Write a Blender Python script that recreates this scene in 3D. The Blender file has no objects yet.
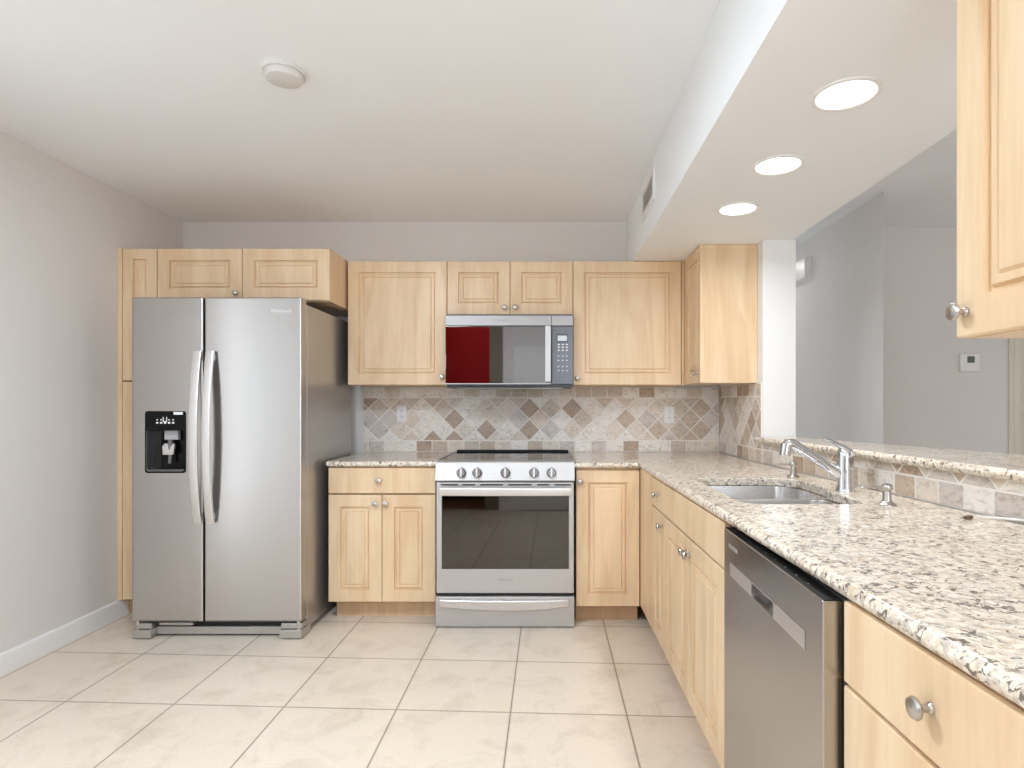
import bpy, bmesh, math, random
from mathutils import Vector, Matrix
from mathutils.geometry import tessellate_polygon
random.seed(7)
PI = math.pi
SC = bpy.context.scene
COL = SC.collection

# ------------------------------------------------------------------ camera
# the room: X to the right, Y away from the camera, Z up; metres
CAMZ, F = 1.235, 590.0
cd = bpy.data.cameras.new('camera')
cam = bpy.data.objects.new('camera', cd); COL.objects.link(cam)
cam.location = (0, 0, CAMZ); cam.rotation_euler = (PI/2, 0, 0)
cd.sensor_width = 36; cd.lens = F/1024*36
cd.shift_x = -(549-512)/1024; cd.shift_y = (405-384)/1024
cd.clip_start = 0.02
SC.camera = cam

# ------------------------------------------------------------------ world, lights, exposure
w = bpy.data.worlds.new('daylight'); SC.world = w; w.use_nodes = True
w.node_tree.nodes['Background'].inputs[0].default_value = (0.86, 0.93, 1.0, 1)
w.node_tree.nodes['Background'].inputs[1].default_value = 1.0
SC.view_settings.view_transform = 'Standard'
SC.view_settings.look = 'None'
SC.view_settings.gamma = 1.0
SC.view_settings.use_curve_mapping = False
SC.view_settings.exposure = 0.06
SC.cycles.max_bounces = 14; SC.cycles.diffuse_bounces = 12; SC.cycles.glossy_bounces = 5
SC.cycles.use_denoising = True
SC.cycles.sample_clamp_indirect = 10.0
SC.cycles.caustics_reflective = False; SC.cycles.caustics_refractive = False

def area(name, loc, rot, sx, sy, power, color=(1, 1, 1), spread=PI, shape='RECTANGLE'):
    d = bpy.data.lights.new(name, 'AREA'); d.shape = shape
    d.size = sx; d.size_y = sy; d.energy = power; d.color = color; d.spread = spread
    o = bpy.data.objects.new(name, d); COL.objects.link(o)
    o.location = loc; o.rotation_euler = rot
    return o
# daylight at the left window; rear and dining panels are unseen added fill
area('left_window_daylight', (-2.50, 1.00, 1.25), (0, -PI/2, 0), 2.0, 1.5, 4.3, (0.92, 0.97, 1.0))
area('left_curtain_gap_daylight', (-2.495, 1.55, 1.25), (0, -PI/2, 0), 2.0, 0.22, 2.0, (0.96, 0.98, 1.0))
area('rear_fill_light', (1.35, -1.98, 1.25), (PI/2, 0, 0), 1.4, 2.0, 36, (0.88, 0.95, 1.03))  # unseen panel added to brighten the back wall
area('dining_fill_light', (5.15, 1.3, 1.35), (0, PI/2, 0), 1.5, 2.0, 6.0, (0.90, 0.95, 1.03))  # unseen panel added to brighten the dining room
# unseen globes and ceiling disc added as fill light (meshes further down)
FILL_GLOBES = ((-1.75, -1.2), (0.36, -0.3))
FILL_GLOBE_GLOW, FILL_DISC_W, DOWN_W, DOWN_GLOW = 50, 34, 4.0, 4.0
COOL = (0.83, 0.95, 1.08)

# ------------------------------------------------------------------ node helpers
def new_mat(name):
    m = bpy.data.materials.new(name); m.use_nodes = True
    nt = m.node_tree; return m, nt, nt.nodes['Principled BSDF']
def N(nt, typ, **kw):
    n = nt.nodes.new(typ)
    for k, v in kw.items():
        if k.startswith('i_'):
            n.inputs[k[2:]].default_value = v
        else: setattr(n, k, v)
    return n
def ramp(nt, fac, stops, interp='LINEAR'):
    r = nt.nodes.new('ShaderNodeValToRGB'); r.color_ramp.interpolation = interp
    el = r.color_ramp.elements
    while len(el) < len(stops): el.new(0.5)
    for e, (p, c) in zip(el, stops):
        e.position = p; e.color = (*c, 1) if len(c) == 3 else c
    nt.links.new(fac, r.inputs[0]); return r.outputs[0]
def mathn(nt, op, a, b=None, c=None):
    n = nt.nodes.new('ShaderNodeMath'); n.operation = op
    for i, v in enumerate((a, b, c)):
        if v is None: continue
        if isinstance(v, (int, float)): n.inputs[i].default_value = v
        else: nt.links.new(v, n.inputs[i])
    return n.outputs[0]
def mixc(nt, fac, a, b, mode='MIX'):
    n = nt.nodes.new('ShaderNodeMix'); n.data_type = 'RGBA'; n.blend_type = mode
    for sock, v in ((n.inputs[0], fac), (n.inputs[6], a), (n.inputs[7], b)):
        if isinstance(v, (int, float)): sock.default_value = v
        elif isinstance(v, tuple): sock.default_value = (*v, 1)
        else: nt.links.new(v, sock)
    return n.outputs[2]
def coords(nt, scale=(1, 1, 1), shift=False):
    tc = nt.nodes.new('ShaderNodeTexCoord')
    v = tc.outputs['Object']
    if shift:
        oi = nt.nodes.new('ShaderNodeObjectInfo')
        a = nt.nodes.new('ShaderNodeVectorMath'); a.operation = 'MULTIPLY_ADD'
        cx = nt.nodes.new('ShaderNodeCombineXYZ')
        for i in range(3): nt.links.new(oi.outputs['Random'], cx.inputs[i])
        nt.links.new(cx.outputs[0], a.inputs[0]); a.inputs[1].default_value = (17, 23, 31)
        nt.links.new(v, a.inputs[2]); v = a.outputs[0]
    mp = nt.nodes.new('ShaderNodeMapping'); mp.inputs['Scale'].default_value = scale
    nt.links.new(v, mp.inputs[0]); return mp.outputs[0]
def noise(nt, vec, scale, detail=3, rough=0.5, dist=0.0):
    n = nt.nodes.new('ShaderNodeTexNoise')
    n.inputs['Scale'].default_value = scale; n.inputs['Detail'].default_value = detail
    n.inputs['Roughness'].default_value = rough; n.inputs['Distortion'].default_value = dist
    nt.links.new(vec, n.inputs['Vector']); return n
def bump(nt, bsdf, h, strength=0.1, dist=0.01):
    b = nt.nodes.new('ShaderNodeBump'); b.inputs['Strength'].default_value = strength
    b.inputs['Distance'].default_value = dist
    nt.links.new(h, b.inputs['Height']); nt.links.new(b.outputs[0], bsdf.inputs['Normal'])

def paint(name, col, rough=0.6, bumpy=0.03):
    m, nt, b = new_mat(name)
    n = noise(nt, coords(nt), 140, 2)
    n2 = noise(nt, coords(nt), 1.3, 2)
    c = ramp(nt, n2.outputs['Fac'], [(0.3, tuple(x*0.975 for x in col)), (0.7, col)])
    nt.links.new(c, b.inputs['Base Color']); b.inputs['Roughness'].default_value = rough
    b.inputs['Specular IOR Level'].default_value = 0.3
    if bumpy: bump(nt, b, n.outputs['Fac'], bumpy, 0.004)
    return m
def plain(name, col, rough=0.4, metal=0.0, spec=0.5):
    m, nt, b = new_mat(name)
    n = noise(nt, coords(nt), 60, 2)
    c = ramp(nt, n.outputs['Fac'], [(0.3, tuple(x*0.96 for x in col)), (0.7, col)])
    nt.links.new(c, b.inputs['Base Color'])
    b.inputs['Roughness'].default_value = rough; b.inputs['Metallic'].default_value = metal
    b.inputs['Specular IOR Level'].default_value = spec
    return m
def glow(name, col, s):
    m, nt, b = new_mat(name)
    b.inputs['Base Color'].default_value = (*col, 1)
    b.inputs['Emission Color'].default_value = (*col, 1); b.inputs['Emission Strength'].default_value = s
    return m
def wood(name, light, dark, rough=0.34):
    m, nt, b = new_mat(name)
    v = coords(nt, (1, 1, 1), True)
    mp = nt.nodes.new('ShaderNodeMapping'); mp.inputs['Scale'].default_value = (26, 26, 1.6)
    nt.links.new(v, mp.inputs[0])
    fine = noise(nt, mp.outputs[0], 3.0, 5, 0.6, 0.4)
    mp2 = nt.nodes.new('ShaderNodeMapping'); mp2.inputs['Scale'].default_value = (5.5, 5.5, 0.9)
    nt.links.new(v, mp2.inputs[0])
    broad = noise(nt, mp2.outputs[0], 1.6, 3, 0.55, 0.8)
    f = mathn(nt, 'ADD', mathn(nt, 'MULTIPLY', fine.outputs['Fac'], 0.28), mathn(nt, 'MULTIPLY', broad.outputs['Fac'], 0.72))
    mid = tuple((a+c)/2 for a, c in zip(light, dark))
    c = ramp(nt, f, [(0.36, dark), (0.47, mid), (0.58, light), (0.7, tuple(min(1, x*1.04) for x in light))])
    nt.links.new(c, b.inputs['Base Color'])
    b.inputs['Roughness'].default_value = rough; b.inputs['Specular IOR Level'].default_value = 0.4
    return m
def steel(name, col, rough=0.3, aniso=0.75, metal=1.0):
    m, nt, b = new_mat(name)
    v = coords(nt, (3, 3, 260))
    n = noise(nt, v, 2.0, 2)
    c = ramp(nt, n.outputs['Fac'], [(0.25, tuple(x*0.95 for x in col)), (0.75, col)])
    nt.links.new(c, b.inputs['Base Color'])
    b.inputs['Metallic'].default_value = metal; b.inputs['Roughness'].default_value = rough
    b.inputs['Anisotropic'].default_value = aniso; b.inputs['Anisotropic Rotation'].default_value = 0.25
    t = nt.nodes.new('ShaderNodeTangent'); t.direction_type = 'RADIAL'; t.axis = 'Z'
    nt.links.new(t.outputs[0], b.inputs['Tangent'])
    return m
def granite(name):
    m, nt, b = new_mat(name)
    v = coords(nt)
    warp = noise(nt, v, 38, 3)
    vm = nt.nodes.new('ShaderNodeVectorMath'); vm.operation = 'MULTIPLY_ADD'
    nt.links.new(warp.outputs['Color'], vm.inputs[0]); vm.inputs[1].default_value = (0.022,)*3
    nt.links.new(v, vm.inputs[2])
    vo = nt.nodes.new('ShaderNodeTexVoronoi'); vo.inputs['Scale'].default_value = 92
    nt.links.new(vm.outputs[0], vo.inputs['Vector'])
    sep = nt.nodes.new('ShaderNodeSeparateColor'); nt.links.new(vo.outputs['Color'], sep.inputs[0])
    cells = ramp(nt, sep.outputs[0], [(0.0, (0.36, 0.32, 0.29)), (0.18, (0.58, 0.47, 0.34)), (0.32, (0.68, 0.61, 0.51)),
                                     (0.48, (0.77, 0.72, 0.64)), (0.72, (0.83, 0.80, 0.75)), (0.88, (0.52, 0.50, 0.475))], 'CONSTANT')
    n1 = noise(nt, v, 62, 6, 0.65, 0.6)
    soft = ramp(nt, n1.outputs['Fac'], [(0.34, (0.30, 0.275, 0.255)), (0.43, (0.58, 0.52, 0.45)), (0.51, (0.79, 0.74, 0.66)),
                                        (0.60, (0.85, 0.82, 0.77)), (0.70, (0.66, 0.54, 0.40))])
    c = mixc(nt, 1.0, mixc(nt, 0.5, cells, soft), (1.0, 0.955, 0.89), 'MULTIPLY')
    cl = noise(nt, v, 14, 3, 0.6)
    n2 = noise(nt, v, 66, 4, 0.6, 0.8)
    dk = mathn(nt, 'ADD', n2.outputs['Fac'], mathn(nt, 'MULTIPLY', mathn(nt, 'SUBTRACT', cl.outputs['Fac'], 0.5), 0.35))
    dark = ramp(nt, dk, [(0.565, (0, 0, 0)), (0.615, (1, 1, 1))])
    c = mixc(nt, mathn(nt, 'MULTIPLY', dark, 0.88), c, (0.115, 0.085, 0.068))
    nt.links.new(c, b.inputs['Base Color'])
    b.inputs['Roughness'].default_value = 0.13; b.inputs['Specular IOR Level'].default_value = 0.6
    return m
def travertine(name):
    m, nt, b = new_mat(name)
    g = nt.nodes.new('ShaderNodeNewGeometry')
    tone = ramp(nt, g.outputs['Random Per Island'],
                [(0.0, (0.47, 0.36, 0.28)), (0.10, (0.57, 0.47, 0.38)), (0.22, (0.74, 0.67, 0.59)), (0.36, (0.62, 0.54, 0.46)),
                 (0.48, (0.80, 0.76, 0.70)), (0.64, (0.71, 0.62, 0.53)), (0.76, (0.83, 0.80, 0.76)), (0.9, (0.63, 0.58, 0.54))], 'CONSTANT')
    v = coords(nt, (1, 1, 1.5))
    n = noise(nt, v, 26, 6, 0.65, 1.2)
    mott = ramp(nt, n.outputs['Fac'], [(0.28, (0.62, 0.56, 0.50)), (0.5, (1, 1, 1)), (0.7, (1.04, 1.01, 0.98))])
    c = mixc(nt, 1.0, tone, mott, 'MULTIPLY')
    n2 = noise(nt, v, 70, 3, 0.6, 2.0)
    pit = ramp(nt, n2.outputs['Fac'], [(0.66, (0, 0, 0)), (0.72, (1, 1, 1))])
    c = mixc(nt, mathn(nt, 'MULTIPLY', pit, 0.5), c, (0.35, 0.27, 0.2))
    nt.links.new(c, b.inputs['Base Color']); b.inputs['Roughness'].default_value = 0.5
    bump(nt, b, n2.outputs['Fac'], 0.25, 0.002)
    return m
def floor_tiles(name):
    m, nt, b = new_mat(name)
    tc = nt.nodes.new('ShaderNodeTexCoord'); sp = nt.nodes.new('ShaderNodeSeparateXYZ')
    nt.links.new(tc.outputs['Object'], sp.inputs[0])
    X, Y = sp.outputs[0], sp.outputs[1]
    u = mathn(nt, 'DIVIDE', mathn(nt, 'ADD', X, 0.1545), 0.4645)
    vy = mathn(nt, 'ADD', Y, mathn(nt, 'MULTIPLY', X, 0.047))
    v = mathn(nt, 'DIVIDE', mathn(nt, 'ADD', vy, -2.3625), 0.472)
    def dist(q, s):
        fr = mathn(nt, 'FRACT', q)
        return mathn(nt, 'MULTIPLY', mathn(nt, 'MINIMUM', fr, mathn(nt, 'SUBTRACT', 1.0, fr)), s)
    d = mathn(nt, 'MINIMUM', dist(u, 0.4645), dist(v, 0.472))
    grout = ramp(nt, d, [(0.0022, (1, 1, 1)), (0.0042, (0, 0, 0))])
    cx = nt.nodes.new('ShaderNodeCombineXYZ')
    nt.links.new(mathn(nt, 'FLOOR', u), cx.inputs[0]); nt.links.new(mathn(nt, 'FLOOR', v), cx.inputs[1])
    wn = nt.nodes.new('ShaderNodeTexWhiteNoise'); nt.links.new(cx.outputs[0], wn.inputs['Vector'])
    tone = ramp(nt, wn.outputs['Value'], [(0.0, (0.735, 0.645, 0.54)), (1.0, (0.77, 0.685, 0.585))])
    vv = coords(nt)
    n = noise(nt, vv, 5.5, 6, 0.62, 0.8)
    mott = ramp(nt, n.outputs['Fac'], [(0.33, (0.88, 0.86, 0.83)), (0.52, (1, 1, 1)), (0.7, (1.0, 0.98, 0.95))])
    n2 = noise(nt, vv, 90, 3)
    sp2 = ramp(nt, n2.outputs['Fac'], [(0.35, (0.95, 0.94, 0.92)), (0.6, (1, 1, 1))])
    c = mixc(nt, 1.0, mixc(nt, 1.0, tone, mott, 'MULTIPLY'), sp2, 'MULTIPLY')
    c = mixc(nt, grout, c, (0.19, 0.13, 0.085))
    nt.links.new(c, b.inputs['Base Color'])
    b.inputs['Roughness'].default_value = 0.36; b.inputs['Specular IOR Level'].default_value = 0.45
    inv = mathn(nt, 'SUBTRACT', 1.0, grout)
    bump(nt, b, inv, 0.3, 0.002)
    return m

M = {}
M['wall'] = paint('wall_paint', (0.735, 0.71, 0.69), 0.65)
M['ceiling'] = paint('ceiling_paint', (0.875, 0.895, 0.915), 0.8)
M['white'] = paint('white_trim_paint', (0.84, 0.84, 0.83), 0.4, 0)
M['column'] = paint('white_column_paint', (0.80, 0.795, 0.785), 0.6)
M['cream'] = paint('cream_trim_paint', (0.72, 0.67, 0.58), 0.4, 0)
M['red'] = paint('red_wall_paint', (0.60, 0.012, 0.010), 0.6)
M['khaki'] = paint('khaki_trim_paint', (0.20, 0.17, 0.12), 0.5)
M['blackwall'] = paint('black_wainscot_paint', (0.012, 0.012, 0.013), 0.5, 0)
M['woodfloor'] = wood('oak_floor', (0.42, 0.24, 0.11), (0.28, 0.14, 0.06), 0.3)
M['floor'] = floor_tiles('beige_floor_tile')
M['maple'] = wood('maple_foil', (0.77, 0.585, 0.388), (0.67, 0.47, 0.28))
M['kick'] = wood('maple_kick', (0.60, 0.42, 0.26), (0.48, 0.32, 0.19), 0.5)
M['steel'] = steel('brushed_steel', (0.535, 0.515, 0.50), 0.30)
M['steel2'] = steel('bright_brushed_steel', (0.55, 0.535, 0.525), 0.48, 0.3)
M['greysteel'] = steel('grey_brushed_steel', (0.40, 0.385, 0.38), 0.48, 0.3)
M['darksteel'] = plain('dark_satin_steel', (0.25, 0.24, 0.235), 0.35, 1.0)
M['dwsteel'] = steel('dishwasher_steel', (0.47, 0.45, 0.44), 0.24)
M['sink'] = steel('sink_steel', (0.72, 0.71, 0.70), 0.27, 0.4)
M['side'] = steel('grey_appliance_side', (0.50, 0.485, 0.47), 0.30, 0.3, 0.75)
M['handle'] = plain('satin_handle', (0.66, 0.635, 0.62), 0.40, 0.9)
M['nickel'] = plain('satin_nickel', (0.52, 0.49, 0.46), 0.28, 1.0)
M['chrome'] = plain('chrome', (0.70, 0.71, 0.73), 0.07, 1.0)
M['black'] = plain('black_plastic', (0.012, 0.012, 0.013), 0.3)
M['gloss'] = plain('black_glass', (0.004, 0.004, 0.0045), 0.06, 0.0, 0.2)
M['matteblack'] = plain('matte_black_plastic', (0.006, 0.006, 0.006), 0.5, 0.0, 0.2)
M['mirror'] = plain('dark_mirror_glass', (0.26, 0.255, 0.255), 0.03, 1.0)
M['oven'] = plain('oven_window_glass', (0.10, 0.093, 0.087), 0.03, 1.0)
M['panel'] = plain('grey_key_panel_glass', (0.13, 0.135, 0.15), 0.32, 0.35)
M['grey'] = plain('grey_plastic', (0.40, 0.40, 0.41), 0.35)
M['darkgrey'] = plain('dark_grey_plastic', (0.16, 0.155, 0.15), 0.4)
M['lightplastic'] = plain('white_plastic', (0.82, 0.81, 0.79), 0.3)
M['print'] = plain('white_print', (0.80, 0.80, 0.80), 0.5)
M['greyprint'] = plain('grey_print', (0.30, 0.30, 0.30), 0.5)
M['lcd'] = plain('pale_display', (0.62, 0.66, 0.66), 0.2)
M['lcddark'] = plain('olive_display', (0.07, 0.075, 0.05), 0.2)
M['granite'] = granite('speckled_granite')
M['tile'] = travertine('tumbled_travertine')
M['grout'] = paint('cream_grout', (0.84, 0.81, 0.76), 0.8, 0)
M['lens'] = glow('lit_lens', (1.0, 0.97, 0.93), DOWN_GLOW)
M['lamp'] = glow('lit_fill_globe', COOL, FILL_GLOBE_GLOW)  # glow of the added fill globes
M['flush'] = glow('lit_fill_disc', (1, 1, 1), 4.0)  # glow of the added ceiling disc
M['smoke'] = plain('aged_white_plastic', (0.70, 0.68, 0.66), 0.4)
M['copper'] = plain('brass_connector', (0.22, 0.15, 0.10), 0.35, 0.7)

# ------------------------------------------------------------------ mesh helpers
class MB:
    def __init__(s): s.bm = bmesh.new()
    def merge(s, other, mtx=None):
        if mtx: other.transform(mtx)
        me = bpy.data.meshes.new('t'); other.to_mesh(me); other.free()
        s.bm.from_mesh(me); bpy.data.meshes.remove(me); return s
    def box(s, x0, x1, y0, y1, z0, z1, bev=0.0, seg=2):
        b = bmesh.new(); bmesh.ops.create_cube(b, size=1)
        for v in b.verts:
            v.co = ((x0+x1)/2+v.co.x*(x1-x0), (y0+y1)/2+v.co.y*(y1-y0), (z0+z1)/2+v.co.z*(z1-z0))
        if bev: bmesh.ops.bevel(b, geom=b.edges[:], offset=bev, segments=seg, profile=0.5, affect='EDGES')
        return s.merge(b)
    def lathe(s, prof, seg=24, mtx=None, cap=True):
        """prof: (radius, height) pairs, revolved about local Z"""
        b = bmesh.new(); rings = []
        for r, h in prof:
            if r < 1e-6: rings.append([b.verts.new((0, 0, h))])
            else: rings.append([b.verts.new((r*math.cos(2*PI*i/seg), r*math.sin(2*PI*i/seg), h)) for i in range(seg)])
        for a, c in zip(rings, rings[1:]):
            for i in range(seg):
                j = (i+1) % seg
                if len(a) == 1 and len(c) == 1: continue
                if len(a) == 1: b.faces.new((a[0], c[i], c[j]))
                elif len(c) == 1: b.faces.new((a[i], a[j], c[0]))
                else: b.faces.new((a[i], a[j], c[j], c[i]))
        for k in (0, -1):
            if cap and len(rings[k]) > 1: b.faces.new(rings[k])
        bmesh.ops.recalc_face_normals(b, faces=b.faces[:])
        return s.merge(b, mtx)
    def tube(s, pts, rads, seg=12, squash=(1, 1)):
        """pts swept with radius (number or list)"""
        b = bmesh.new(); pts = [Vector(p) for p in pts]
        if isinstance(rads, (int, float)): rads = [rads]*len(pts)
        rings = []; up = None
        for i, p in enumerate(pts):
            d = (pts[min(i+1, len(pts)-1)]-pts[max(i-1, 0)]).normalized()
            if up is None:
                up = Vector((0, 0, 1)) if abs(d.z) < 0.9 else Vector((0, 1, 0))
            x = d.cross(up).normalized(); y = x.cross(d).normalized(); up = y
            rings.append([b.verts.new(p+x*math.cos(2*PI*k/seg)*rads[i]*squash[0]+y*math.sin(2*PI*k/seg)*rads[i]*squash[1]) for k in range(seg)])
        for a, c in zip(rings, rings[1:]):
            for k in range(seg): b.faces.new((a[k], a[(k+1) % seg], c[(k+1) % seg], c[k]))
        b.faces.new(rings[0]); b.faces.new(rings[-1])
        bmesh.ops.recalc_face_normals(b, faces=b.faces[:])
        return s.merge(b)
    def rings(s, ringlist, cap_first=True, cap_last=True):
        b = bmesh.new()
        R = [[b.verts.new(p) for p in r] for r in ringlist]
        for a, c in zip(R, R[1:]):
            n = len(a)
            for k in range(n): b.faces.new((a[k], a[(k+1) % n], c[(k+1) % n], c[k]))
        if cap_first: b.faces.new(R[0])
        if cap_last: b.faces.new(R[-1])
        bmesh.ops.recalc_face_normals(b, faces=b.faces[:])
        return s.merge(b)
    def prism(s, poly, z0, z1):
        return s.rings([[(x, y, z0) for x, y in poly], [(x, y, z1) for x, y in poly]])
    def slab(s, outer, holes, z0, z1, r=0.012, mtx=None, seg=3, rh=0.003):
        """a plate with rounded edges and holes, in local XY, thickness along Z"""
        b = bmesh.new(); tops = []; bots = []
        def walls(poly, rr, sign):
            prof = []
            for i in range(seg+1):
                a = PI/2*i/seg; prof.append((rr*(1-math.cos(a)), z1-rr*(1-math.sin(a)) if False else z1-rr+rr*math.sin(a)))
            up = prof                                       # outward wall up to the top
            down = [(o, z0+(z1-h)) for o, h in reversed(prof)]
            levels = down+up
            R = []
            for o, h in levels:
                R.append([b.verts.new((x, y, h)) for x, y in offset(poly, sign*o)])
            n = len(poly)
            for a_, c_ in zip(R, R[1:]):
                for k in range(n): b.faces.new((a_[k], a_[(k+1) % n], c_[(k+1) % n], c_[k]))
            bots.append(R[0]); tops.append(R[-1])
        walls(outer, r, 1)
        for h in holes: walls(h, rh, -1)
        for loops in (tops, bots):
            flat = [v for l in loops for v in l]
            for tri in tessellate_polygon([[v.co for v in l] for l in loops]):
                try: b.faces.new([flat[i] for i in tri])
                except ValueError: pass
        bmesh.ops.recalc_face_normals(b, faces=b.faces[:])
        return s.merge(b, mtx)
def offset(poly, d):
    """inset (d>0) a counter-clockwise polygon by mitring"""
    if abs(d) < 1e-9: return list(poly)
    out = []; n = len(poly)
    for i in range(n):
        p0, p1, p2 = Vector(poly[i-1]), Vector(poly[i]), Vector(poly[(i+1) % n])
        a = (p1-p0).normalized(); c = (p2-p1).normalized()
        na, nc = Vector((-a.y, a.x)), Vector((-c.y, c.x))
        q = (na+nc)
        q = q/max(0.3, (1+na.dot(nc)))
        out.append((p1.x+q.x*d, p1.y+q.y*d))
    return out
def rrect(x0, x1, y0, y1, r, seg=5):
    pts = []
    for cx, cy, a0 in ((x1-r, y0+r, -PI/2), (x1-r, y1-r, 0), (x0+r, y1-r, PI/2), (x0+r, y0+r, PI)):
        for i in range(seg+1):
            a = a0+PI/2*i/seg; pts.append((cx+r*math.cos(a), cy+r*math.sin(a)))
    return pts
# slab local (x, y, z) -> world plane facing -Y: (x, -z, y)
XZ = Matrix(((1, 0, 0, 0), (0, 0, -1, 0), (0, 1, 0, 0), (0, 0, 0, 1)))

def root_of(o):
    while o.parent: o = o.parent
    return o
def obj(name, mb, mat, parent=None, world=False, smooth=True, angle=35):
    bm = mb.bm
    me = bpy.data.meshes.new(name)
    if world and parent is not None:
        bm.transform(root_of(parent).matrix_basis.inverted())
    bm.to_mesh(me); bm.free()
    if mat: me.materials.append(mat)
    if smooth:
        me.shade_smooth()
        me.set_sharp_from_angle(angle=math.radians(angle))
    o = bpy.data.objects.new(name, me); COL.objects.link(o)
    if smooth:
        wn = o.modifiers.new('weighted', 'WEIGHTED_NORMAL'); wn.keep_sharp = True; wn.weight = 90
    if parent is not None: o.parent = parent
    return o
def tag(o, label, cat, group=None):
    o['label'] = label; o['category'] = cat
    if group: o['group'] = group
    return o
def thing(name, label, cat, loc, rotz=0.0, group=None):
    o = bpy.data.objects.new(name, None); COL.objects.link(o)
    o.empty_display_size = 0.05
    o.matrix_basis = Matrix.Translation(loc) @ Matrix.Rotation(rotz, 4, 'Z')
    return tag(o, label, cat, group)
def struct(name, mb, mat, parent=None, label=None):
    o = obj(name, mb, mat, parent)
    if parent is None: o['kind'] = 'structure'
    if label: o['label'] = label
    return o
def text(body, size, mat, parent, mtx, name='logo', world=True, thick=0.0004, align='CENTER'):
    cu = bpy.data.curves.new('txt', 'FONT'); cu.body = body; cu.size = size; cu.extrude = thick
    cu.align_x = align; cu.align_y = 'CENTER'; cu.resolution_u = 3
    to = bpy.data.objects.new('txt', cu); COL.objects.link(to)
    bpy.context.view_layer.update()
    me = bpy.data.meshes.new_from_object(to.evaluated_get(bpy.context.evaluated_depsgraph_get()))
    bpy.data.objects.remove(to); bpy.data.curves.remove(cu)
    mb = MB(); mb.bm.from_mesh(me); bpy.data.meshes.remove(me)
    mb.bm.transform(mtx)
    return obj(name, mb, mat, parent, world=world, smooth=False)
def face_front(x, y, z):     # text standing upright, facing -Y
    return Matrix.Translation((x, y, z)) @ Matrix.Rotation(PI/2, 4, 'X')

# ------------------------------------------------------------------ the shell of the rooms
H, BACK, LEFT, RIGHTW = 2.49, 4.05, -2.512, 1.174
SOF_Z, SOF_L, SOF_R = 2.14, 0.533, 1.335
struct('floor', MB().box(-2.6, 5.3, -2.1, 5.4, -0.1, 0), M['floor'])
struct('ceiling', MB().box(-2.6, 5.3, -2.1, 5.4, H, H+0.1), M['ceiling'])
lw = MB()      # left wall, with the opening of the window behind the picture's edge
lw.box(-2.62, LEFT, 1.78, BACK+0.1, 0, H); lw.box(-2.62, LEFT, -2.1, 0.22, 0, H)
lw.box(-2.62, LEFT, 0.22, 1.78, 0, 0.22); lw.box(-2.62, LEFT, 0.22, 1.78, 2.28, H)
struct('wall_left', lw, M['wall'])
struct('wall_back', MB().box(-2.62, 1.36, BACK, BACK+0.12, 0, H), M['wall'])
struct('wall_right', MB().box(RIGHTW, 1.355, 3.24, BACK, 0, SOF_Z), M['column'])
struct('soffit', MB().box(SOF_L, SOF_R, -1.2, BACK, SOF_Z, H), M['ceiling'])
struct('baseboard_left', MB().rings([[(LEFT, y, 0), (LEFT+0.016, y, 0), (LEFT+0.016, y, 0.082), (LEFT+0.010, y, 0.095), (LEFT, y, 0.098)] for y in (1.78, 3.505)]), M['white'])
# half wall behind the sink, standing a little askew
PX = lambda y: 1.176+0.069*(3.24-y)
pw = MB().prism([(PX(3.24), 3.24), (PX(0.3), 0.3), (PX(0.3)+0.13, 0.3), (PX(3.24)+0.13, 3.24)], 0, 1.03)
struct('wall_bar', pw, M['wall'])
# dining room beyond the half wall
WBX, WBY = 1.96, 4.16
struct('wall_dining_left', MB().prism([(WBX, 3.46), (WBX+0.012, 3.475), (WBX+0.12, 3.70), (WBX+0.12, 5.3), (WBX, 5.3)], 0, H), M['wall'])
bw = MB().box(WBX+0.1, 3.32, WBY, WBY+0.12, 0, H); bw.box(4.12, 5.3, WBY, WBY+0.12, 0, H); bw.box(3.32, 4.12, WBY, WBY+0.12, 2.06, H)
area('hall_fill_light', (1.60, 5.0, 2.42), (0, 0, 0), 0.25, 0.25, 2.0, (1.0, 0.95, 0.90), PI, 'DISK')  # unseen fill added to lighten the dining wall, no fixture
struct('wall_hall_end', MB().box(1.2, WBX+0.1, 5.3, 5.4, 0, H), M['wall'])
struct('wall_dining_back', bw, M['wall'])
rw = MB().box(5.2, 5.3, -2.1, 0.3, 0, H); rw.box(5.2, 5.3, 2.3, 5.4, 0, H); rw.box(5.2, 5.3, 0.3, 2.3, 0, 0.6); rw.box(5.2, 5.3, 0.3, 2.3, 2.1, H)
struct('wall_dining_right', rw, M['wall'])
d1 = struct('door_1', MB().box(3.335, 4.11, WBY+0.03, WBY+0.07, 0.01, 2.05, 0.003), M['cream'])
obj('hinge', MB().box(3.325, 3.345, WBY+0.012, WBY+0.034, 1.05, 1.14, 0.002), M['nickel'], d1)
cs = MB()
for x0, x1 in ((3.235, 3.325), (4.115, 4.205)):
    cs.box(x0, x1, WBY-0.016, WBY, 0, 2.055, 0.004); cs.box(x0+0.03, x1-0.012, WBY-0.022, WBY-0.012, 0, 2.05, 0.004)
cs.box(3.235, 4.205, WBY-0.016, WBY, 2.055, 2.145, 0.004)
struct('trim_1', cs, M['cream'])
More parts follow.
